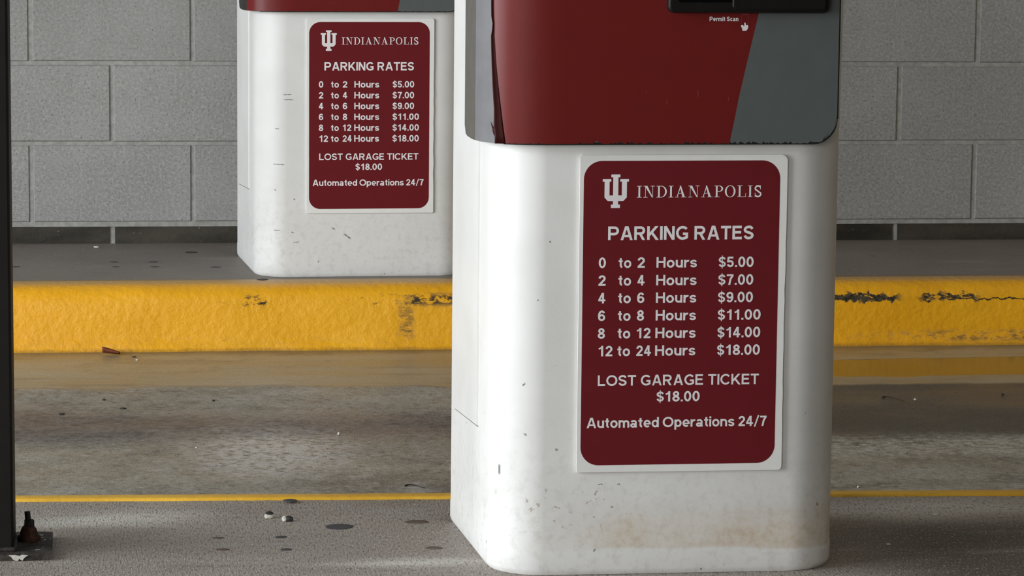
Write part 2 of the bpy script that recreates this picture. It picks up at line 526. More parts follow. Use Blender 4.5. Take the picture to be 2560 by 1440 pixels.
def grid_strip(name, prof, xa, xb, dx, jit, mat, freq=9.0):
    # a profile of (y, z) extruded along x with a little unevenness
    V, F = [], []
    n = int((xb - xa) / dx)
    m = len(prof)
    for i in range(n + 1):
        x = xa + (xb - xa) * i / n
        for (y, z, a) in prof:
            k = mnoise.noise(Vector((x * freq, y * 30, z * 30))) * jit * a
            k2 = mnoise.noise(Vector((x * freq * 0.25, y * 5 + 9, z * 5))) * jit * 1.5 * a
            V.append((x, y - k - k2, z + (k * 0.5 if z > -0.13 else 0)))
    for i in range(n):
        for j in range(m - 1):
            a = i * m + j
            F.append((a, a + 1, a + m + 1, a + m))
    return mesh(name, V, F, mat, smooth=True)


# lane floor
bm = bmesh.new()
box_bm(bm, (-7.5, -18, -0.35), (6.0, 0.2, -0.15))
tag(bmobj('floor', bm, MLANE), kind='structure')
# back island: concrete behind the painted kerb
bm = bmesh.new()
box_bm(bm, (-5.5, -0.690, -0.15), (5.6, 0.004, 0.0))
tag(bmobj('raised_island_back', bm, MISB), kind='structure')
prof = [(-0.680, -0.15, 0), (-0.680, 0.0015, 0.0), (-0.705, 0.002, 0.4), (-0.735, 0.001, 0.5), (-0.755, -0.002, 0.6), (-0.768, -0.008, 1), (-0.777, -0.016, 1), (-0.783, -0.027, 1),
        (-0.786, -0.040, 1), (-0.7885, -0.060, 1), (-0.791, -0.085, 1), (-0.793, -0.110, 1), (-0.794, -0.124, 1.2), (-0.799, -0.132, 1.4), (-0.801, -0.141, 1.6), (-0.806, -0.151, 2)]
tag(grid_strip('yellow_kerb_back', prof, -5.5, 5.6, 0.012, 0.0028, MY), kind='structure')
# near island
bm = bmesh.new()
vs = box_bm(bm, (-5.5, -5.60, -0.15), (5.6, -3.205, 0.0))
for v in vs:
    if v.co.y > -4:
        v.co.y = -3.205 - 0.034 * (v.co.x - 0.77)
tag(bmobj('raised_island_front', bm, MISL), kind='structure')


def m_line():
    t = NT('yellow_line_paint')
    f = t.noise(60, 5, 0.65)
    g = t.noise(5, 3)
    c = t.mix(t.ramp(g, 0.3, 0.7), (0.84, 0.46, 0.035), (0.92, 0.54, 0.06))
    c = t.mix(t.mul(t.ramp(f, 0.6, 0.72), 0.6), c, (0.52, 0.29, 0.05))
    return t.out(c, 0.5, t.bump(f, 0.5, 0.003), spec=0.4)


MLINE = m_line()
prof = [(-0.0480, -0.15, 0), (-0.0480, 0.0030, 0.8), (-0.036, 0.0035, 0.3), (-0.012, 0.003, 0.3), (-0.004, 0.0, 0.4), (0.0, -0.010, 0.4), (0.002, -0.03, 0.4), (0.003, -0.152, 0.4)]
o = grid_strip('yellow_kerb_front', prof, -6.2, 4.8, 0.012, 0.0026, MLINE, 30.0)
o.rotation_euler = (0, 0, -0.034)
o.location = (0.77, -3.196, 0)
tag(o, kind='structure')
# rest of the garage
bm = bmesh.new(); box_bm(bm, (-2.2, -11.8, 2.75), (6.2, 0.3, 2.95)); tag(bmobj('ceiling', bm, MCEIL), kind='structure')
bm = bmesh.new(); box_bm(bm, (5.6, -12.5, -0.15), (5.85, 0.3, 2.75)); tag(bmobj('wall_right', bm, MDIM), kind='structure')


bm = bmesh.new(); box_bm(bm, (-1.0, -12.0, -0.15), (5.85, -11.8, 2.95)); tag(bmobj('added_unseen_wall_front', bm, MDIM), kind='structure')  # unseen wall added behind the camera to darken reflections in the doors


# ------------------------------------------------------------------ lettering
def arc(cx, cy, rx, ry, a0, a1, n=14):
    return [(cx + rx * math.cos(math.radians(a0 + (a1 - a0) * i / n)), cy + ry * math.sin(math.radians(a0 + (a1 - a0) * i / n))) for i in range(n + 1)]


def ring(cx, cy, rx, ry):
    return arc(cx, cy, rx, ry, 0, 360, 28)


def s_curve(wd, ht, h):
    """spine of an S of width wd and height ht, inset by half a stroke"""
    k = [(0.97, 0.80), (0.86, 0.94), (0.68, 1.0), (0.48, 1.005), (0.26, 0.97), (0.07, 0.87), (0.01, 0.74), (0.09, 0.62), (0.28, 0.545), (0.52, 0.495), (0.78, 0.43), (0.95, 0.34), (0.99, 0.22), (0.91, 0.10), (0.74, 0.02), (0.52, -0.005), (0.30, 0.005), (0.12, 0.08), (0.0, 0.22)]
    P = [(h + u * (wd - 2 * h), h + v * (ht - 2 * h)) for u, v in k]
    return smooth_path(P, 3)


def smooth_path(P, sub=4):
    out = []
    for i in range(len(P) - 1):
        p0, p1, p2, p3 = P[max(i - 1, 0)], P[i], P[i + 1], P[min(i + 2, len(P) - 1)]
        for k in range(sub):
            t = k / sub
            out.append(tuple(0.5 * (2 * p1[j] + (p2[j] - p0[j]) * t + (2 * p0[j] - 5 * p1[j] + 4 * p2[j] - p3[j]) * t * t + (3 * p1[j] - p0[j] - 3 * p2[j] + p3[j]) * t ** 3) for j in (0, 1)))
    out.append(P[-1])
    return out


def glyph(ch, w):
    """centre lines of a bold grotesque; returns (advance, [(points, width), ...]); cap height 1"""
    h = w / 2
    t, b = 1 - h, h
    X = 0.73            # x height
    xt = X - h
    L = []
    A = lambda p, ww=w: L.append((p, ww))
    E = 0.06
    if ch == 'I': A([(h, 0), (h, 1)]); adv = w
    elif ch == 'P' or ch == 'R':
        A([(h, 0), (h, 1)]); m = 0.44 if ch == 'P' else 0.47
        ry = (t - m) / 2
        A([(h, t), (0.46, t)] + arc(0.46, m + ry, 0.24, ry, 90, -90)[1:] + [(h, m)])
        adv = 0.8
        if ch == 'R': A([(0.42, 0.47), (0.72, -E)]); adv = 0.84
    elif ch == 'A': A([(0.09, -E), (0.44, 1 + E)]); A([(0.81, -E), (0.46, 1 + E)]); A([(0.22, 0.29), (0.68, 0.29)], w * 0.9); adv = 0.9
    elif ch == 'K': A([(h, 0), (h, 1)]); A([(0.14, 0.34), (0.74, 1 + E)]); A([(0.32, 0.56), (0.78, -E)]); adv = 0.84
    elif ch == 'N': A([(h, 0), (h, 1)]); A([(0.78 - h, 0), (0.78 - h, 1)]); A([(h, 1), (0.78 - h, 0)]); adv = 0.78
    elif ch == 'G': A(arc(0.48, 0.5, 0.48 - h, 0.5 - h + 0.01, 42, 318, 30)); A([(0.50, 0.43), (0.88, 0.43)]); A([(0.88 - h, 0.43), (0.88 - h, 0.12)]); A([(0.83, 0.20), (0.66, 0.10)]); adv = 0.9
    elif ch == 'T': A([(0, t), (0.74, t)]); A([(0.37, 0), (0.37, t)]); adv = 0.74
    elif ch == 'E': A([(h, 0), (h, 1)]); A([(h, t), (0.68, t)]); A([(h, 0.52), (0.64, 0.52)]); A([(h, b), (0.70, b)]); adv = 0.72
    elif ch == 'L': A([(h, 0), (h, 1)]); A([(h, b), (0.66, b)]); adv = 0.66
    elif ch == 'S' or ch == '$':
        A(s_curve(0.74, 1.0, h)); adv = 0.74
        if ch == '$':
            L = [([(x * 0.84, y * 0.96 + 0.02) for x, y in p], ww * 0.92) for p, ww in L]
            L.append(([(0.31, -0.13), (0.31, 1.11)], 0.075)); adv = 0.62
    elif ch == 'O': A(ring(0.5, 0.5, 0.5 - h, 0.51 - h)); adv = 1.0
    elif ch == 'C': A(arc(0.48, 0.5, 0.48 - h, 0.51 - h, 40, 320, 30)); adv = 0.9
    elif ch == 'H': A([(h, 0), (h, 1)]); A([(0.78 - h, 0), (0.78 - h, 1)]); A([(h, 0.53), (0.78 - h, 0.53)]); adv = 0.78
    elif ch == '0': A(ring(0.32, 0.5, 0.32 - h, 0.51 - h)); adv = 0.64
    elif ch == '1': A([(0.38, 0), (0.38, 1)]); A([(0.40, 0.98), (0.28, 0.80), (0.08, 0.70)], w * 0.85); adv = 0.56
    elif ch == '2': A(arc(0.32, 0.69, 0.30 - h, 0.31 - h, 178, -35, 18) + [(0.10, 0.10)]); A([(0.02, b), (0.62, b)]); adv = 0.64
    elif ch == '4': A([(0.42, 0), (0.42, 1)]); A([(0.40, 1.0), (0.06, 0.30)], w * 0.9); A([(0, 0.29), (0.64, 0.29)], w * 0.95); adv = 0.66
    elif ch == '5': A([(0.13, t), (0.58, t)]); A([(0.15, 0.95), (0.10, 0.46)], w * 0.95); A(arc(0.31, 0.33, 0.31 - h, 0.335 - h, 140, -165, 22)); adv = 0.64
    elif ch == '6' or ch == '9':
        A(ring(0.33, 0.325, 0.31 - h, 0.325 - h)); A(arc(0.345, 0.5, 0.335 - h, 0.51 - h, 38, 195, 18)); adv = 0.64
        if ch == '9': L = [([(0.655 - x, 1 - y) for x, y in p], ww) for p, ww in L]
    elif ch == '7': A([(0.02, t), (0.62, t)]); A([(0.56, 0.9), (0.36, 0.56), (0.24, -E)]); adv = 0.64
    elif ch == '8': A(ring(0.32, 0.735, 0.28 - h, 0.27 - h)); A(ring(0.32, 0.28, 0.32 - h, 0.285 - h)); adv = 0.64
    elif ch == '.': A([(h, 0), (h, w)]); adv = w
    elif ch == '/': A([(0.04, -0.08), (0.40, 1.06)], w * 0.75); adv = 0.44
    elif ch == 'o': A(ring(0.34, X / 2, 0.34 - h, X / 2 - h + 0.01)); adv = 0.68
    elif ch == 'c': A(arc(0.33, X / 2, 0.33 - h, X / 2 - h + 0.01, 42, 318, 24)); adv = 0.60
    elif ch == 'e': A(arc(0.33, X / 2, 0.33 - h, X / 2 - h + 0.01, 0, 312, 26)); A([(0.08, X / 2 - 0.02), (0.66, X / 2 - 0.02)], w * 0.75); adv = 0.66
    elif ch == 't': A([(0.20, 0.93), (0.20, 0.26)] + arc(0.34, 0.24, 0.14, 0.24 - h, 180, 275, 8)[1:]); A([(0.0, xt + 0.01), (0.38, xt + 0.01)], w * 0.85); adv = 0.40
    elif ch == 'u': A([(h, X), (h, 0.30)] + arc(0.31, 0.30, 0.31 - h, 0.30 - h, 180, 360, 14)[1:]); A([(0.62 - h, X), (0.62 - h, 0)]); adv = 0.62
    elif ch == 'n': A([(h, X), (h, 0)]); A(arc(0.31, X - 0.30, 0.31 - h, 0.30 - h, 180, 0, 14) + [(0.62 - h, 0)]); adv = 0.62
    elif ch == 'm':
        A([(h, X), (h, 0)]); A(arc(0.29, X - 0.28, 0.29 - h, 0.28 - h, 180, 0, 12) + [(0.58 - h, 0)])
        A(arc(0.29 + 0.58 - w, X - 0.28, 0.29 - h, 0.28 - h, 180, 0, 12) + [(1.16 - w - h, 0)]); adv = 1.16 - w
    elif ch == 'r': A([(h, X), (h, 0)]); A(arc(0.36, 0.34, 0.36 - h, X - 0.34 - h, 180, 75, 10)); adv = 0.42
    elif ch == 's': A(s_curve(0.60, X, h), w * 0.92); adv = 0.60
    elif ch == 'a':
        A(arc(0.31, X - 0.24, 0.29 - h, 0.24 - h + 0.01, 160, 0, 12) + [(0.60 - h, 0.14), (0.64 - h, 0)]); A(ring(0.27, 0.21, 0.27 - h, 0.21 - h + 0.01)); adv = 0.66
    elif ch == 'd': A(ring(0.32, X / 2, 0.32 - h, X / 2 - h + 0.01)); A([(0.66 - h, 0), (0.66 - h, 1)]); adv = 0.66
    elif ch == 'p': A(ring(0.34, X / 2, 0.32 - h, X / 2 - h + 0.01)); A([(h, X), (h, -0.26)]); adv = 0.66
    elif ch == 'i': A([(h, 0), (h, X)]); A([(h, 0.83), (h, 1.0)]); adv = w
    else: raise ValueError(ch)
    return adv, L


def clip_y(poly, lo, hi):
    for lim, sgn in ((lo, 1), (hi, -1)):
        res = []
        for i in range(len(poly)):
            p, q = poly[i], poly[(i + 1) % len(poly)]
            ip, iq = sgn * (p[1] - lim) >= 0, sgn * (q[1] - lim) >= 0
            if ip: res.append(p)
            if ip != iq:
                k = (lim - p[1]) / (q[1] - p[1])
                res.append((p[0] + k * (q[0] - p[0]), lim))
        poly = res
        if not poly: break
    return poly


def ribbon(pts, w):
    """quads along a polyline with mitred joints"""
    n = len(pts)
    closed = n > 3 and math.hypot(pts[0][0] - pts[-1][0], pts[0][1] - pts[-1][1]) < 1e-6
    Ls, Rs = [], []
    for i in range(n):
        if closed:
            p0, p2 = pts[(i - 1) % (n - 1)], pts[(i + 1) % (n - 1)]
        else:
            p0, p2 = pts[max(i - 1, 0)], pts[min(i + 1, n - 1)]
        p1 = pts[i]
        def unit(a, b):
            d = math.hypot(b[0] - a[0], b[1] - a[1]) or 1
            return ((b[0] - a[0]) / d, (b[1] - a[1]) / d)
        d1 = unit(p0, p1) if p0 != p1 else unit(p1, p2)
        d2 = unit(p1, p2) if p2 != p1 else d1
        nx, ny = -(d1[1] + d2[1]), d1[0] + d2[0]
        k = math.hypot(nx, ny) or 1
        nx, ny = nx / k, ny / k
        c = max(0.55, nx * -d1[1] + ny * d1[0])
        Ls.append((p1[0] + nx * w / 2 / c, p1[1] + ny * w / 2 / c))
        Rs.append((p1[0] - nx * w / 2 / c, p1[1] - ny * w / 2 / c))
    return [[Ls[i], Rs[i], Rs[i + 1], Ls[i + 1]] for i in range(n - 1)]


def text_polys(s, w=0.19, gap=0.11, space=0.36):
    x, out = 0.0, []
    for ch in s:
        if ch == ' ':
            x += space; continue
        adv, L = glyph(ch, w)
        lo, hi = (-0.3, 1.2) if ch in 'p$/' else (-0.012, 1.012)
        for pts, ww in L:
            out.append([[(px + x, py) for px, py in pl] for pl in (clip_y(q, lo, hi) for q in ribbon(pts, ww)) if len(pl) > 2])
        x += adv + gap
    return out


SERIF_W = 0.165


def serif_polys(s):
    """Didone capitals: heavy stems, hairlines and flat slab serifs"""
    W, H = SERIF_W, 0.042
    x, out = 0.0, []
    R = lambda a, b, c, d: [(a, b), (c, b), (c, d), (a, d)]

    def crescent(cx, cy, rx, ry, rix, riy, a0, a1, icx=None, n=22):
        icx = cx if icx is None else icx
        res = []
        for i in range(n):
            p = []
            for k in (i, i + 1):
                a = math.radians(a0 + (a1 - a0) * k / n)
                p.append(((cx + rx * math.cos(a), cy + ry * math.sin(a)), (icx + rix * math.cos(a), cy + riy * math.sin(a))))
            res.append([p[0][0], p[1][0], p[1][1], p[0][1]])
        return res
    for ch in s:
        P = []
        if ch == 'I':
            P += [R(0.14, 0, 0.14 + W, 1), R(0, 0, 0.28 + W, H), R(0, 1 - H, 0.28 + W, 1)]; adv = 0.28 + W
        elif ch == 'N':
            P += [R(0.16, 0, 0.16 + H, 1), R(0, 0, 0.38, H), R(0, 1 - H, 0.26, 1), R(0.84, 0.0, 0.84 + H, 1), R(0.68, 1 - H, 1.05, 1),
                  [(0.10, 1), (0.36, 1), (0.895, 0), (0.80, 0)]]; adv = 1.05
        elif ch == 'D':
            P += [R(0.14, 0, 0.14 + W, 1), R(0, 0, 0.45, H), R(0, 1 - H, 0.45, 1)] + crescent(0.42, 0.5, 0.54, 0.5, 0.54 - W, 0.5 - H, -90, 90, 0.42); adv = 0.96
        elif ch == 'A':
            P += [[(0.14, 0), (0.21, 0), (0.52, 0.88), (0.46, 0.94)], [(0.42, 1), (0.54, 1), (0.93, 0), (0.70, 0)], R(0, 0, 0.34, H), R(0.58, 0, 1.06, H), R(0.26, 0.32, 0.70, 0.32 + H)]; adv = 1.06
        elif ch == 'P':
            P += [R(0.14, 0, 0.14 + W, 1), R(0, 0, 0.50, H), R(0, 1 - H, 0.45, 1), R(0.3, 0.46, 0.45, 0.46 + H)] + crescent(0.42, 0.73, 0.40, 0.27, 0.40 - W, 0.27 - H, -90, 90, 0.42); adv = 0.82
        elif ch == 'O':
            P += crescent(0.5, 0.5, 0.5, 0.515, 0.5 - W, 0.515 - H, 0, 360, None, 40); adv = 1.0
        elif ch == 'L':
            P += [R(0.14, 0, 0.14 + W, 1), R(0, 1 - H, 0.50, 1), R(0, 0, 0.80, H), [(0.80 - H, 0), (0.80, 0), (0.82, 0.34), (0.78, 0.34)]]; adv = 0.82
        elif ch == 'S':
            pts = arc(0.34, 0.74, 0.25, 0.22, 30, 205, 12) + [(0.28, 0.55), (0.40, 0.46)] + arc(0.34, 0.26, 0.27, 0.22, 20, -150, 12)
            P += ribbon(pts, 0.135) + [R(0.55, 0.66, 0.60, 1.0), R(0.05, 0.0, 0.10, 0.36)]; adv = 0.68
        out.append([[(px + x, py) for px, py in p] for p in P])
        x += adv + 0.17
    return out


def flat_print(name, groups, parent, xl, xr, zb, cap, y, mat, slope=0.0, stagger=2.5e-5):
    """lay polygon groups on the plane y (facing -y), fitted to xl..xr, baseline zb, cap height"""
    xs = [p[0] for g in groups for pl in g for p in pl]
    x0, x1 = min(xs), max(xs)
    k = (xr - xl) / (x1 - x0)
    V, F = [], []
    for gi, g in enumerate(groups):
        yy = y - (gi % 4) * stagger
        for qi, pl in enumerate(g):
            n = len(V)
            for px, py in pl:
                X = xl + (px - x0) * k
                V.append((X, yy - 2e-6 * (qi % 2), zb + py * cap))
            F.append(tuple(range(n, n + len(pl))))
    o = mesh(name, V, F, mat)
    bm = bmesh.new(); bm.from_mesh(o.data)
    for f in bm.faces:
        f.normal_update()
        if f.normal.y > 0: f.normal_flip()
    bm.to_mesh(o.data); bm.free()
    o.parent = parent
    return o


EMBLEM = [(-0.1180, 0.5794), (-0.1056, 0.5794), (-0.1056, 0.5756), (-0.1080, 0.5756), (-0.1080, 0.5558), (-0.1028, 0.5558), (-0.1028, 0.5820), (-0.1056, 0.5820),
          (-0.1056, 0.5859), (-0.0925, 0.5859), (-0.0925, 0.5820), (-0.0953, 0.5820), (-0.0953, 0.5558), (-0.0902, 0.5558), (-0.0902, 0.5756), (-0.0926, 0.5756),
          (-0.0926, 0.5794), (-0.0801, 0.5794), (-0.0801, 0.5756), (-0.0829, 0.5756), (-0.0829, 0.5529), (-0.0880, 0.5476), (-0.0954, 0.5476), (-0.0954, 0.5426),
          (-0.0926, 0.5426), (-0.0926, 0.5377), (-0.1057, 0.5377), (-0.1057, 0.5426), (-0.1028, 0.5426), (-0.1028, 0.5476), (-0.1103, 0.5476), (-0.1152, 0.5529),
          (-0.1152, 0.5756), (-0.1180, 0.5756)]


def rrect(x0, x1, z0, z1, r, n=8):
    P = []
    for cx, cz, a in ((x1 - r, z1 - r, 0), (x0 + r, z1 - r, 90), (x0 + r, z0 + r, 180), (x1 - r, z0 + r, 270)):
        for i in range(n + 1):
            t = math.radians(a + 90 * i / n)
            P.append((cx + r * math.cos(t), cz + r * math.sin(t)))
    return P


def plate(name, P, y0, y1, mat, parent=None, bend=None):
    """closed outline in x,z extruded from y1 (front) to y0 (back)"""
    n = len(P)
    V = [(x, y1, z) for x, z in P] + [(x, y0, z) for x, z in P]
    F = [tuple(range(n))[::-1], tuple(range(n, 2 * n))]
    for i in range(n):
        j = (i + 1) % n
        F.append((i, j, n + j, n + i))
    o = mesh(name, V, F, mat, parent)
    bm = bmesh.new(); bm.from_mesh(o.data)
    bmesh.ops.recalc_face_normals(bm, faces=bm.faces)
    bm.to_mesh(o.data); bm.free()
    return o


ROWZ = [0.4512, 0.4255, 0.4000, 0.3744, 0.3487, 0.3230]
RATES = [(('0', None), '2', '$5.00'), (('2', None), '4', '$7.00'), (('4', None), '6', '$9.00'), (('6', None), '8', '$11.00'), (('8', None), '12', '$14.00'), (('12', None), '24', '$18.00')]


def rate_sign(loc, rz, label, corner_cut):
    root = empty('rate_sign', loc, rz)
    tag(root, label, 'sign', 'parking rate signs on the kiosks')
    x0, x1, z0, z1 = -0.1508, 0.1508, 0.1532, 0.6138
    r2 = random.Random(int(corner_cut * 1e4))
    P = []
    P += [(x0, z0), (x1 - corner_cut * 0.55, z0 - 0.0004), (x1 - corner_cut * 0.2, z0 + corner_cut * 0.15), (x1, z0 + corner_cut * 0.6)]
    n = 26
    for i in range(1, n):                       # slightly nibbled right edge
        k = i / n
        P.append((x1 - (r2.uniform(0, 0.0011) if 0.12 < k < 0.75 else 0), z0 + 0.012 + (z1 - z0 - 0.024) * k))
    P += [(x1, z1 - corner_cut), (x1 - corner_cut * 0.35, z1 - corner_cut * 0.35), (x1 - corner_cut, z1), (x0 + 0.003, z1), (x0, z1 - 0.003)]
    plate('sign_board', P, 0.0, -0.0035, MBOARD, root)
    y = -0.0037
    plate('red_field', rrect(-0.1452, 0.1400, 0.1634, 0.6055, 0.0265, 12), -0.0034, y, MSIGN, root)
    yt = y - 0.0002
    o = mesh('emblem', [(a, yt, b) for a, b in EMBLEM], [tuple(range(len(EMBLEM)))[::-1]], MPRINT, root)
    cap = 0.0168
    flat_print('city_lettering', serif_polys('INDIANAPOLIS'), root, -0.0683, 0.1130, 0.5526, cap, yt, MPRINT)
    flat_print('heading_lettering', text_polys('PARKING RATES', 0.185, 0.10, 0.34), root, -0.1092, 0.1027, 0.4915, 0.0197, yt, MPRINT)
    c = 0.0152
    for (a, _), b, d in [(r[0], r[1], r[2]) for r in RATES]:
        i = [r[2] for r in RATES].index(d)
        z = ROWZ[i]
        groups, fit = [], []
        me_parts = []
        def word(s, xl, xr):
            me_parts.append(flat_print('rate_lettering', text_polys(s, 0.178, 0.10), None, xl, xr, z, c, yt, MPRINT))
        word(a, -0.1222 if len(a) == 1 else -0.1210, -0.1118 if len(a) == 1 else -0.1006)
        word('to', -0.0934, -0.0749)
        word(b, -0.0657, -0.0552 if len(b) == 1 else (-0.0455 if b == '12' else -0.0444))
        word('Hours', -0.0383, 0.0206)
        word(d, 0.0525, 0.1036 if len(d) == 5 else 0.1154)
        # the hours and the price of each line are two pieces of lettering
        for nm, lst in (('rate_lettering', me_parts[:4]), ('price_lettering', me_parts[4:])):
            V, F = [], []
            for o in lst:
                n = len(V)
                V += [v.co.copy() for v in o.data.vertices]
                F += [tuple(n + k for k in p.vertices) for p in o.data.polygons]
                bpy.data.objects.remove(o)
            mesh(nm, V, F, MPRINT, root)
    flat_print('ticket_lettering', text_polys('LOST GARAGE TICKET', 0.17, 0.10, 0.34), root, -0.1212, 0.1147, 0.2798, 0.0154, yt, MPRINT)
    flat_print('price_lettering', text_polys('$18.00', 0.178, 0.10), root, -0.0350, 0.0281, 0.2558, 0.0150, yt, MPRINT)
    flat_print('hours_lettering', text_polys('Automated Operations 24/7', 0.175, 0.085, 0.27), root, -0.1366, 0.1275, 0.2183, 0.0149, yt, MPRINT)
    return root


# ------------------------------------------------------------------ kiosks
def body_plan():
    P = []
    P += [(-0.2910, 0.3860), (-0.2745, 0.0900)]
    P += [(-0.1920 - 0.0810 * math.cos(math.radians(t)), 0.0800 - 0.0800 * math.sin(math.radians(t))) for t in range(8, 91, 6)]
    P += [(0.1640 + 0.0780 * math.sin(math.radians(t)), 0.0780 - 0.0780 * math.cos(math.radians(t))) for t in range(0, 85, 6)]
    P += [(0.2500, 0.3860)]
    return P


def loft(bm, plan, levels, mi=0):
    rings = []
    cx, cy = -0.02, 0.2
    for z, ins, *dx in levels:
        dx = dx[0] if dx else 0.0
        rg = []
        for x, y in plan:
            d = Vector((x - cx, y - cy))
            k = 1 - ins / d.length
            rg.append(bm.verts.new((cx + d.x * k + (dx if x > 0.1 else 0), cy + d.y * k, z)))
        rings.append(rg)
    n = len(plan)
    for a, b in zip(rings, rings[1:]):
        for i in range(n):
            j = (i + 1) % n
            bm.faces.new((a[i], a[j], b[j], b[i])).material_index = mi
    bm.faces.new(rings[-1]); bm.faces.new(rings[0][::-1])


def door_path(p=0.020):
    """left-to-right front outline of the door in plan: (x, y)"""
    P = [(-0.3005, 0.142), (-0.2990, 0.085), (-0.2970, 0.058)]
    P += [(-0.2905, 0.030), (-0.2830, 0.0160), (-0.2740, 0.0040), (-0.2640, -0.0040), (-0.2520, -0.0105), (-0.2380, -0.0150), (-0.2220, -0.0180), (-0.2050, -0.0195), (-0.1860, -0.0200), (-0.1700, -0.0200), (-0.1550, -0.0200)]
    return P


DZ0, DZ1 = 0.6305, 1.235
DXR = 0.2186
DR = 0.036      # corner radius at lower right


def zbot(x):
    """lower edge of the door at plan position x on the right-hand side"""
    if x > DXR - DR:
        k = min(1, (x - (DXR - DR)) / DR)
        return DZ0 + DR * (1 - math.sqrt(max(0, 1 - k * k)))
    return DZ0


def zbot_left(y):
    if y > 0.118:
        k = (y - 0.118) / 0.024
        return DZ0 + 0.014 * (1 - math.sqrt(max(0, 1 - k * k)))
    return DZ0


def sheet(name, path, zlo, zhi, mat, parent, off=0.0, thick=0.002, rows=1):
    """upright sheet following path (x, y); zlo(i, x, y), zhi(i, x, y) give its edges; pushed out by off"""
    n = len(path)
    N = []
    for i in range(n):
        a, b = path[max(i - 1, 0)], path[min(i + 1, n - 1)]
        d = Vector((b[0] - a[0], b[1] - a[1])).normalized()
        N.append(Vector((d.y, -d.x)))          # outward (towards -y on the front)
    V, F = [], []
    for s in (off, off - thick):
        for i, (x, y) in enumerate(path):
            q = Vector((x, y)) + N[i] * s
            a, b = zlo(i, x, y), zhi(i, x, y)
            for r in range(rows + 1):
                V.append((q.x, q.y, a + (b - a) * r / rows))
    m = rows + 1
    tot = n * m
    for i in range(n - 1):
        for r in range(rows):
            k = i * m + r
            F.append((k, k + m, k + m + 1, k + 1))
            F.append((tot + k, tot + k + 1, tot + k + m + 1, tot + k + m))
        k = i * m
        F.append((k, tot + k, tot + k + m, k + m))
        F.append((k + rows, k + m + rows, tot + k + m + rows, tot + k + rows))
    for i in (0, n - 1):
        for r in range(rows):
            k = i * m + r
            F.append((k, k + 1, tot + k + 1, tot + k) if i == 0 else (k, tot + k, tot + k + 1, k + 1))
    o = mesh(name, V, F, mat, parent)
    return auto_smooth(o, 40)


def divide_x(z):
    """slanting boundary between the red and grey wraps"""
    pts = [(0.6305, 0.0618), (0.70, 0.0745), (0.755, 0.0865), (0.818, 0.1006), (0.95, 0.134), (1.235, 0.21)]
    for (a, xa), (b, xb) in zip(pts, pts[1:]):
        if z <= b or b == pts[-1][0]:
            return xa + (xb - xa) * (z - a) / (b - a)


def xz_panel(name, outline, y, thick, mat, parent):
    return plate(name, outline, y + thick, y, mat, parent)


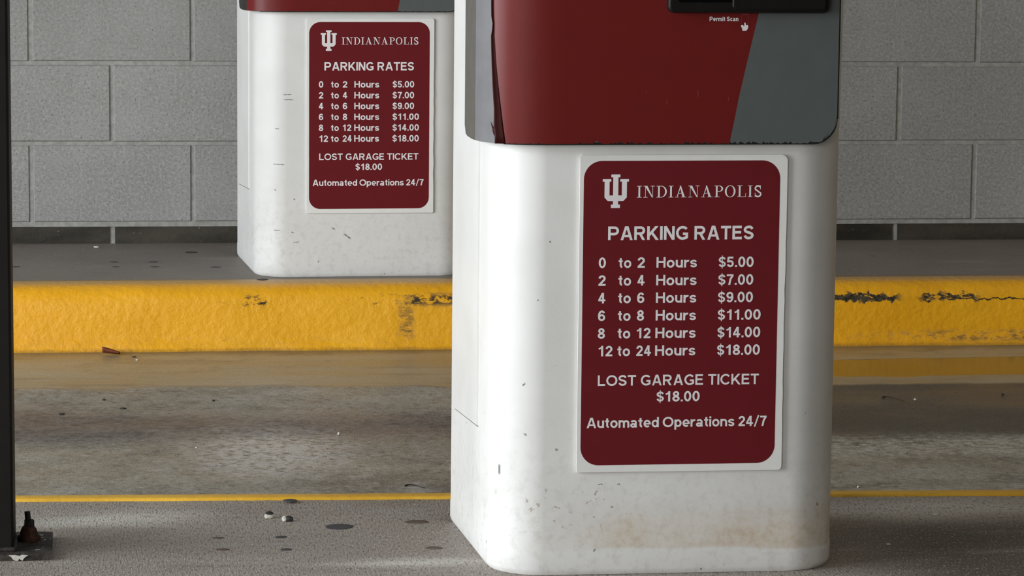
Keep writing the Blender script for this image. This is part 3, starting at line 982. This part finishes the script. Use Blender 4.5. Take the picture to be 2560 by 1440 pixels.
def kiosk(loc, rz, label, white, front):
    root = empty('parking_kiosk', loc, rz)
    tag(root, label, 'parking kiosk', 'ticket kiosks on the islands')
    bm = bmesh.new()
    loft(bm, body_plan(), [(0.0005, 0.005), (0.005, 0.0015), (0.010, 0.0), (0.034, 0.0), (0.037, 0.0008), (0.20, 0.001), (0.58, 0.001), (0.85, 0.001, 0.0032), (1.28, 0.001, 0.0040), (1.30, 0.006, 0.004), (1.308, 0.020, 0.004)])
    o = bmobj('body', bm, white, root)
    auto_smooth(o, 28)
    # side panel with its seam
    y0, y1 = 0.145, 0.352
    xs = lambda y: -0.2735 - (y - 0.09) * 0.0165 / 0.296
    V = []
    for d in (0.0022, -0.002):
        for y, z in ((y0, 0.196), (y1, 0.186), (y1, 1.26), (y0, 1.26)):
            V.append((xs(y) - d, y, z))
    o = mesh('side_panel', V, [(0, 3, 2, 1), (0, 1, 5, 4), (1, 2, 6, 5), (2, 3, 7, 6), (3, 0, 4, 7)], white, root)
    bm = bmesh.new(); bm.from_mesh(o.data); bmesh.ops.recalc_face_normals(bm, faces=bm.faces)
    bmesh.ops.bevel(bm, geom=[e for e in bm.edges], offset=0.0012, segments=2, affect='EDGES')
    bm.to_mesh(o.data); bm.free()
    V = [(xs(y0 - 0.001) - 0.0004, y0 - 0.001, 0.1945), (xs(y1 + 0.001) - 0.0004, y1 + 0.001, 0.1845), (xs(y1 + 0.001) - 0.0004, y1 + 0.001, 0.1865), (xs(y0 - 0.001) - 0.0004, y0 - 0.001, 0.1965)]
    mesh('panel_seam', V, [(0, 3, 2, 1)], MRIM, root)
    # door: shell, rear frame, black edge and the vinyl wraps
    path = smooth_path(door_path(), 4)
    k = next(i for i, p in enumerate(path) if p[1] <= 0.056)
    rim, cur = path[:k + 1], path[k:]
    xr = [cur[-1][0] + (DXR - cur[-1][0]) * i / 40 for i in range(1, 36)] + [DXR - 0.036 + 0.036 * math.sin(PI / 2 * i / 12) for i in range(0, 13)]
    xr = sorted(set(round(x, 5) for x in xr))
    full = cur + [(x, -0.0200) for x in xr if x > cur[-1][0] + 0.002]
    sheet('door_frame', rim, lambda i, x, y: zbot_left(y), lambda i, x, y: DZ1, MRIM if front else MRIM2, root, 0.0, 0.006)
    shell_mat = MSHELL if front else MRIM2
    o = sheet('door_shell', full, lambda i, x, y: zbot(x), lambda i, x, y: DZ1, [shell_mat, MGASK], root, 0.0, 0.019)
    # lower and right edges of the shell are black rubber: a thin bead
    bead = [p for p in full]
    r3 = random.Random(11 if front else 12)

    def bead_hi(i, x, y):
        return min(DZ1, zbot(x) + 0.0030)
    o = sheet('edge_bead', [p for p in full if p[0] > -0.262], lambda i, x, y: zbot(x) - 0.0006, bead_hi, MGASK, root, 0.0012, 0.006)
    P = [(DXR - 0.0010, DZ0 + DR), (DXR + 0.0008, DZ0 + DR), (DXR + 0.0008, DZ1), (DXR - 0.0010, DZ1)]
    plate('edge_bead', P, 0.0, -0.0212, MGASK, root)
    # red wrap: from the torn left edge round the corner to the slanting joint
    jag = {}

    def rag(i, x, amp):
        q = r3.random()
        v = (0.0008 + (amp * 0.0042 if q > 0.72 else amp * 0.0016 * q))
        return zbot(x) + v
    # curved part following the corner, flat part as an outlined plate
    xf = -0.1600
    curved_wrap(root, front, xf, r3)
    low = [xf + (divide_x(DZ0) - xf) * t / 74 for t in range(75)]
    P = [(x, DZ0 + 0.0008 + (r3.random() ** 3) * (0.0042 if front else 0.0012)) for x in low]
    P[0] = (xf, DZ0 + 0.0012)
    P += [(divide_x(z), z) for z in (0.66, 0.70, 0.755, 0.818, 0.95, 1.1, DZ1 - 0.002)]
    P += [(xf, DZ1 - 0.002)]
    xz_panel('red_wrap', P, -0.0213, 0.0010, MRED, root)
    # grey wrap
    P = [(divide_x(z), z) for z in (DZ1 - 0.002, 1.1, 0.95, 0.818, 0.755, 0.70, 0.66)]
    x = divide_x(DZ0)
    while x < DXR - 0.0025:
        amp = (0.0062 if x > 0.19 else 0.0040) if front else 0.0012
        P.append((x, zbot(min(x + 0.0015, DXR)) + 0.0008 + (r3.random() ** 2.2) * amp))
        x += 0.0026
    P += [(DXR - 0.0012, DZ0 + DR + 0.006), (DXR - 0.0010, DZ1 - 0.002)]
    xz_panel('grey_wrap', P, -0.0213, 0.0010, MGREY, root)
    if front:
        torn_flap(root)
    # card reader housing across the joint, with its dark scan window
    bz0, bz1 = 0.8186, 0.985
    P = rrect(-0.0330, 0.1985, bz0, bz1, 0.0085, 6)
    b1 = plate('reader_housing', P, -0.0205, -0.0400, MBLACK, root)
    bevel(b1, 0.0035, 3, 50)
    # raised right-hand cover
    P = rrect(0.0580, 0.1935, bz0 + 0.0045, bz1 - 0.004, 0.006, 6)
    b2 = plate('reader_cover', P, -0.0395, -0.0440, MBLACK, b1)
    bevel(b2, 0.0022, 3, 50)
    P = rrect(-0.0190, 0.0640, bz0 + 0.0150, bz1 - 0.03, 0.004, 5)
    plate('scan_window', P, -0.0395, -0.0404, MVOID, b1)
    # printing under the reader
    yt = -0.0216
    flat_print('permit_lettering', text_polys('Permit Scan', 0.20, 0.10, 0.30), root, 0.0295, 0.0711, 0.8062, 0.0061, yt, MPRINT)
    fr = []
    a, b, c, d = 0.0751, 0.0857, 0.8018, 0.8164
    for q in ([(a, d - 0.0014), (b, d - 0.0014), (b, d), (a, d)], [(a, c), (a + 0.0005, c), (a + 0.0005, d), (a, d)], [(b - 0.0005, c), (b, c), (b, d), (b - 0.0005, d)]):
        fr.append(q)
    V, F = [], []
    for q in fr:
        F.append(tuple(range(len(V), len(V) + 4))); V += [(u, yt, v) for u, v in q]
    mesh('ticket_icon', V, F, MFAINT, root)
    H = [(0.0768, 0.7926), (0.0828, 0.7926), (0.0850, 0.7955), (0.0855, 0.7985), (0.0847, 0.8008), (0.0836, 0.8010), (0.0828, 0.8004), (0.0819, 0.8010), (0.0817, 0.8035), (0.0811, 0.8041),
         (0.0803, 0.8041), (0.0797, 0.8035), (0.0797, 0.7985), (0.0787, 0.7990), (0.0783, 0.8006), (0.0768, 0.8010), (0.0752, 0.8004), (0.0750, 0.7990), (0.0760, 0.7968), (0.0770, 0.7952)]
    mesh('hand_icon', [(u, yt, v) for u, v in H], [tuple(range(len(H)))], MPRINT, root)
    if front:
        for (x, z, hgt) in ((0.0148, 0.699, 0.0105), (-0.0600, 0.703, 0.005), (-0.0302, 0.688, 0.0090), (0.0585, 0.6925, 0.0065), (-0.2065, 0.798, 0.0012)):
            if x < -0.2:
                continue
            w = 0.0004
            mesh('wrap_scratch', [(x - w, yt, z), (x + w, yt, z - hgt * 0.1), (x + w * 1.3, yt, z + hgt * 0.7), (x - w * 0.3, yt, z + hgt)], [(0, 1, 2, 3)], MFAINT, root)
    return root


def tear_x(z):
    """plan position x at which the vinyl lifts off the rounded corner"""
    pts = [(0.630, -0.2590), (0.655, -0.2625), (0.68, -0.2655), (0.70, -0.2680), (0.735, -0.2715), (0.78, -0.2745), (0.83, -0.2758), (1.235, -0.2765)]
    for (a, xa), (b, xb) in zip(pts, pts[1:]):
        if z <= b or b == pts[-1][0]:
            return xa + (xb - xa) * (z - a) / (b - a)


DOOR_FINE = [p for p in smooth_path(door_path(), 10) if p[1] < 0.055]


def door_y(x):
    for a, b in zip(DOOR_FINE, DOOR_FINE[1:]):
        if a[0] <= x <= b[0]:
            return a[1] + (b[1] - a[1]) * (x - a[0]) / max(1e-9, b[0] - a[0])
    return -0.02


def curved_wrap(root, front, xf, r3):
    """the red vinyl where it wraps the rounded left corner, up to x = xf"""
    zs = [DZ0 + 0.0010, 0.634, 0.640, 0.648, 0.656, 0.668, 0.68, 0.69, 0.70, 0.715, 0.735, 0.755, 0.78, 0.80, 0.83, 0.90, 1.0, 1.1, DZ1 - 0.002]
    n = 36
    V, F = [], []
    for r, z in enumerate(zs):
        xl = tear_x(z) if front else -0.2885
        for i in range(n + 1):
            x = xl + (xf - xl) * (i / n) ** 1.4
            y = door_y(x)
            e = 1e-3
            nx, ny = door_y(x + e) - door_y(x - e), -2 * e
            k = math.hypot(nx, ny)
            zz = z
            if r == 0 and i % 2 and r3.random() < (0.5 if front else 0.15):
                zz += r3.random() * 0.0016
            V.append((x + nx / k * 0.0013, y + ny / k * 0.0013, zz))
    m = n + 1
    for r in range(len(zs) - 1):
        for i in range(n):
            k = r * m + i
            F.append((k, k + 1, k + m + 1, k + m))
    mesh('red_wrap', V, F, MRED, root, True)


def torn_flap(root):
    """the vinyl's torn left margin: it no longer follows the rounded corner but stands off it"""
    prof = [(0.6312, 0.2742), (0.6420, 0.2743), (0.6480, 0.2748), (0.6540, 0.2758), (0.6560, 0.2760), (0.6680, 0.2757), (0.6800, 0.2756), (0.6950, 0.2766), (0.7150, 0.2776), (0.7400, 0.2786),
            (0.7650, 0.2794), (0.7830, 0.2797), (0.7920, 0.2782), (0.8010, 0.2776), (0.8110, 0.2794), (0.83, 0.2797), (0.88, 0.2794), (0.95, 0.280), (1.05, 0.279), (1.233, 0.280)]
    V, F = [], []
    T = (0.0, 0.2, 0.4, 0.6, 0.8, 1.0)
    for z, xl in prof:
        xb = tear_x(z) + 0.0004
        yb = door_y(xb) - 0.0016
        e = 1e-3
        sl = (door_y(xb + e) - door_y(xb - e)) / (2 * e)
        w = -xl - xb
        for t in T:
            # leaves flatter than the corner, its free margin curling out towards the lane
            V.append((xb + w * t, yb + 0.35 * sl * w * t - 0.0022 * t * t, z))
    m, n = len(T), len(prof)
    for i in range(n - 1):
        for j in range(m - 1):
            k = i * m + j
            F.append((k, k + m, k + m + 1, k + 1))
    # the splinter of vinyl that points upward beside the margin
    k = len(V)
    yb = door_y(-0.275) - 0.003
    V += [(-0.2735, yb, 0.6400), (-0.2762, yb + 0.001, 0.6480), (-0.2790, yb + 0.0016, 0.6620), (-0.2752, yb, 0.6540), (-0.2730, yb, 0.6520)]
    F += [(k, k + 1, k + 2, k + 3, k + 4)]
    o = mesh('torn_wrap_edge', V, F, MREDEDGE, root, True)
    sd = o.modifiers.new('thickness', 'SOLIDIFY'); sd.thickness = 0.0004
    o['label'] = 'dark torn lifting edge of the red wrap'


K1 = (1.0506222, -3.7970869, 0.0); R1 = 0.015646
K2 = (0.8171315, -0.6370266, 0.0); R2 = 0.0326735
kiosk(K1, R1, 'large near white kiosk with torn red and grey door, on the front island', MW1, True)
kiosk(K2, R2, 'smaller far white kiosk behind, on the yellow-kerbed island by the block wall', MW2, False)


def on(k, r, p):
    return (k[0] + math.cos(r) * p[0] - math.sin(r) * p[1], k[1] + math.sin(r) * p[0] + math.cos(r) * p[1], p[2])


rate_sign(on(K1, R1, (0, -0.0003, 0)), R1, 'large near crimson parking rates sign with chipped corners, on the front kiosk', 0.0075)
rate_sign(on(K2, R2, (0, -0.0003, 0)), R2, 'smaller far crimson parking rates sign, on the kiosk by the block wall', 0.0040)


# ------------------------------------------------------------------ post on the left
def post():
    root = empty('steel_post', (0.037, -3.582, 0))
    tag(root, 'dark brown square steel post at the far left edge, bolted to the front island', 'post')
    bm = bmesh.new(); box_bm(bm, (-0.0505, -0.045, 0.006), (0.0505, 0.045, 2.7495))
    bevel(bmobj('shaft', bm, MPOST, root), 0.004)
    bm = bmesh.new(); box_bm(bm, (-0.105, -0.066, 0.0005), (0.1045, 0.090, 0.010))
    bmesh.ops.subdivide_edges(bm, edges=bm.edges[:], cuts=7, use_grid_fill=True)
    for v in bm.verts:
        if v.co.z > 0.005 or abs(v.co.x) > 0.1:
            v.co += Vector((mnoise.noise(v.co * 60) * 0.002, mnoise.noise(v.co * 60 + Vector((5, 0, 0))) * 0.003, mnoise.noise(v.co * 45) * 0.0014))
    bmobj('base_plate', bm, MPLATE, root)
    # white flake of paint on the plate's front edge
    # weld skirt
    bm = bmesh.new(); box_bm(bm, (-0.054, -0.049, 0.009), (0.054, 0.049, 0.016)); bevel(bmobj('weld_bead', bm, MPLATE, root), 0.003)
    for sx, sy in ((1, 1), (-1, 1), (1, -1), (-1, -1)):
        if sx < 0 or sy < 0:
            continue
        bx, by = 0.0700, 0.030
        bm = bmesh.new()
        prof = [(0.0185, 0.0), (0.0175, 0.005), (0.0170, 0.0075), (0.0140, 0.0085), (0.0125, 0.014), (0.0110, 0.019), (0.0080, 0.023)]
        rings = []
        for r, z in prof:
            rings.append([bm.verts.new((bx + r * (1 + 0.12 * mnoise.noise(Vector((a * 1.3, z * 90, 2)))) * math.cos(a * 2 * PI / 20), by + r * math.sin(a * 2 * PI / 20), 0.009 + z)) for a in range(20)])
        for a, b in zip(rings, rings[1:]):
            for i in range(20):
                bm.faces.new((a[i], a[(i + 1) % 20], b[(i + 1) % 20], b[i]))
        bm.faces.new(rings[-1]); bm.faces.new(rings[0][::-1])
        an = bmobj('anchor_bolt', bm, MRUST, root, True)
        an['label'] = 'rusted anchor bolt mound'
        bm = bmesh.new()
        bmesh.ops.create_cone(bm, segments=6, radius1=0.0080, radius2=0.0078, depth=0.0095, cap_ends=True, matrix=Matrix.Translation((bx + 0.001, by, 0.0365)) @ Matrix.Rotation(0.3, 4, 'Z'))
        bevel(bmobj('nut', bm, MBOLT, an), 0.0008)
        bm = bmesh.new()
        bmesh.ops.create_cone(bm, segments=14, radius1=0.0046, radius2=0.0044, depth=0.013, cap_ends=True, matrix=Matrix.Translation((bx - 0.0012, by, 0.0475)) @ Matrix.Rotation(-0.1, 4, 'Y'))
        bevel(bmobj('stud', bm, MBOLT, an), 0.001)
    P = [(0.0440, 0.0088), (0.0480, 0.0065), (0.0500, 0.0030), (0.0530, 0.0012), (0.0575, 0.0008), (0.0590, 0.0040), (0.0615, 0.0022), (0.0640, 0.0010), (0.0660, 0.0045), (0.0690, 0.0070), (0.0720, 0.0085), (0.0650, 0.0092), (0.0600, 0.0078), (0.0540, 0.0090)]
    fl = plate('paint_flake', P, -0.066, -0.0695, MSTONE, root)
    fl['label'] = 'white flaked patch on the plate edge'


post()


# ------------------------------------------------------------------ litter
def blob(name, loc, sx, sy, sz, mats, seed, parent=None, flat=False, smooth=True):
    bm = bmesh.new()
    bmesh.ops.create_icosphere(bm, subdivisions=3, radius=1.0)
    for v in bm.verts:
        d = v.co.normalized()
        k = 1 + 0.22 * mnoise.noise(d * 1.6 + Vector((seed * 3.7, 0, 0))) + 0.08 * mnoise.noise(d * 5 + Vector((0, seed, 0)))
        v.co = Vector((d.x * sx * k, d.y * sy * k, max(d.z, -0.55) * sz * (1 if flat else k)))
    lo = min(v.co.z for v in bm.verts)
    for v in bm.verts:
        v.co.z -= lo
    o = bmobj(name, bm, mats, parent, smooth)
    o.location = loc
    return o


# trodden gum and residue: (x, y, z, radius, material, label)
gum = [
    (0.5789, -3.4421, 0, 0.02112, MGUM, 'large grey lens-shaped gum spot on the front island, midway between post and near kiosk'),
    (0.5113, -3.2546, 0.003, 0.01092, MGUM, 'dark grey gum spot overlapping the lower edge of the thin yellow line'),
    (0.3905, -3.5105, 0, 0.00918, MBROWN, 'upper of two dark gum spots between the steel post and the pebbles'),
    (0.3946, -3.5918, 0, 0.01025, MBROWN, 'lower of two dark gum spots between the steel post and the pebbles'),
    (0.4858, -3.5111, 0, 0.00919, MGUM, 'dark purple-grey gum spot just below the two pebbles'),
    (0.4900, -3.5981, 0, 0.00843, MGUM, 'grey gum spot lowest in the column under the two pebbles'),
    (0.7016, -3.4147, 0, 0.01876, MBROWN, 'brown smeared residue ring on the front island, upper of two beside the near kiosk'),
    (0.7115, -3.6019, 0, 0.01328, MBROWN, 'brown residue ring on the front island, lower of two beside the near kiosk'),
    (0.5613, -0.6916, 0.002, 0.01323, MDKSTONE, 'black oval gum spot on the yellow kerb under the far kiosk corner'),
    (0.2108, -0.3521, 0, 0.01083, MGUM, 'dark gum spot on the back island below the mortar gap, farther of a pair'),
    (0.2153, -0.4394, 0, 0.00974, MGUM, 'dark gum spot on the back island below the mortar gap, nearer of a pair'),
    (0.3061, -0.3557, 0, 0.01181, MGUM, 'dark gum spot mid back island, farther of a pair left of far kiosk'),
    (0.3095, -0.4431, 0, 0.01168, MGUM, 'dark gum spot mid back island, nearer of a pair left of far kiosk'),
    (0.4568, -0.4560, 0, 0.01264, MGUM, 'dark gum spot on the back island closest to the far kiosk'),
    (0.4013, -0.1790, 0, 0.01608, MDKSTONE, 'black oblong spot on the back island close under the block wall'),
    (-0.0263, -0.4300, 0, 0.01269, MGUM, 'dark gum spot on the back island right beside the steel post'),
]
for i, (x, y, z, hw, mt, lab) in enumerate(gum):
    o = blob('gum_spot', (x, y, z - 0.0003), hw, hw * (0.75 if mt is MBROWN else 1.0), 0.0009 if z == 0 else 0.0014, mt, i + 1, flat=True)
    tag(o, lab, 'gum spot', 'gum spots on the islands')

# two pebbles on the near island
p = (0.4730, -3.3700, 0)
r = empty('pebble', p)
tag(r, 'pale pebble with a dark top, left of the pair on the front island', 'pebble', 'pebbles on the ground')
blob('pale_underside', (0, 0, 0), 0.0072, 0.006, 0.0055, MSTONE, 21, r)
blob('dark_cap', (0.0008, -0.0008, 0.0058), 0.0062, 0.0052, 0.0030, MDKSTONE, 22, r)
p = (0.5012, -3.3957, 0)
r = empty('pebble', p)
tag(r, 'dark pebble with a pale left end, right of the pair on the front island', 'pebble', 'pebbles on the ground')
blob('dark_side', (0.0022, 0, 0), 0.0068, 0.0055, 0.0055, MDKSTONE, 23, r)
blob('pale_end', (-0.0050, -0.0004, 0), 0.0042, 0.0046, 0.0058, MSTONE, 24, r)
grit = [
    (0.6712, -1.8721, -0.15, 0.00324, 0.00364, MSTONE, 'tiny upright white pellet standing in the middle of the wet lane'),
    (0.2665, -0.9252, -0.15, 0.00368, 0.00184, MSTONE, 'tiny pale grain in the gutter right of the rust-red leaf'),
    (0.2592, -0.8795, -0.15, 0.00555, 0.00148, MDKSTONE, 'small dark grain in the gutter right of the rust-red leaf'),
    (0.1965, -1.4466, -0.15, 0.00386, 0.00223, MDKSTONE, 'small dark grain on the lane below the rust-red leaf'),
    (0.2367, -1.5502, -0.15, 0.00677, 0.00186, MDKSTONE, 'flattish dark crumb on the lane, second below the rust-red leaf'),
    (0.1107, -1.6091, -0.15, 0.00671, 0.00168, MDKSTONE, 'dark crumb on the lane nearest the steel post'),
    (0.4275, -1.4692, -0.15, 0.00342, 0.00222, MDKSTONE, 'dark grain on the lane in front of the far kiosk corner'),
    (0.3829, -1.9967, -0.15, 0.00238, 0.00159, MSTONE, 'tiny white fleck on the lane left of the white pellet'),
    (1.5270, -3.4170, 0.0, 0.00384, 0.00231, MSTONE, 'tiny white chip on the front island right of the near kiosk'),
    (1.9354, -1.5379, -0.15, 0.00348, 0.00209, MSTONE, 'tiny white grain on the wet lane beside the twig, right of near kiosk'),
    (2.1406, -1.4891, -0.15, 0.00353, 0.00264, MDKSTONE, 'dark grain on the wet lane near the right edge'),
    (1.6107, -2.4650, -0.15, 0.00302, 0.00227, MSTONE, 'tiny white grain just above the thin yellow line, right of near kiosk'),
    (1.4038, -3.6229, 0.0, 0.00368, 0.00098, MSTONE, 'pale flat chip on the shaded island right of near kiosk, close to the camera'),
    (0.9905, -3.8231, 0.0, 0.00582, 0.00233, MSTONE, 'pale pebble at the foot of the near kiosk, cut by the bottom frame'),
    (0.1648, -0.0774, 0.0, 0.00712, 0.00244, MSTONE, 'white mortar crumb on the back island at the wall foot'),
]
for i, (x, y, z, hw, hh, mt, lab) in enumerate(grit):
    tag(blob('pebble', (x, y, z), hw, hw * 0.8, hh, mt, 40 + i), lab, 'pebble', 'pebbles on the ground')


def twig(x0, y0, x1, y1, z, r, label):
    a, b = Vector((x0, y0, z)), Vector((x1, y1, z))
    n = 12
    V, F = [], []
    for i in range(n + 1):
        t = i / n
        c = a.lerp(b, t) + Vector((0, 0.012 * math.sin(t * 5), r * 1.1 + 0.001 * math.sin(t * 3)))
        rr = r * (1 - 0.6 * t) * (1 + 0.2 * math.sin(t * 17))
        for k in range(7):
            q = k * 2 * PI / 7
            V.append((c.x, c.y + rr * math.cos(q), c.z + rr * math.sin(q)))
    for i in range(n):
        for k in range(7):
            F.append((i * 7 + k, i * 7 + (k + 1) % 7, (i + 1) * 7 + (k + 1) % 7, (i + 1) * 7 + k))
    F += [tuple(range(7))[::-1], tuple(range(n * 7, n * 7 + 7))]
    tag(mesh('twig', V, F, MTWIG, smooth=True), label, 'twig', 'twigs on the lane')


twig(0.7629, -2.4044, 0.7995, -2.4142, -0.15, 0.0016, 'short thin twig on the lane just above the yellow line, left of near kiosk')
twig(1.8688, -1.5093, 1.9059, -1.5512, -0.15, 0.0018, 'thin dark twig on the wet lane right of the near kiosk')


def leaf():
    a = Vector((0.2069, -0.8482, -0.15))
    V, F = [], []
    n = 12
    for i in range(n + 1):
        t = i / n
        w = 0.0085 * math.sin(PI * min(1, 0.12 + 0.88 * t)) ** 0.8 + 0.0006
        for j in range(5):
            s = (j - 2) / 2
            V.append((a.x + (t - 0.5) * 0.040, a.y + s * w + 0.004 * math.sin(t * 4), -0.15 + 0.0035 + 0.0120 * abs(s) * (1 - 0.6 * t) + 0.004 * (1 - t) * (1 - t)))
    for i in range(n):
        for j in range(4):
            k = i * 5 + j
            F.append((k, k + 5, k + 6, k + 1))
    o = mesh('dry_leaf', V, F, MLEAF, smooth=True)
    s = o.modifiers.new('thickness', 'SOLIDIFY'); s.thickness = 0.0012
    tag(o, 'curled rust-red dry leaf lying in the gutter against the yellow kerb', 'leaf')


leaf()
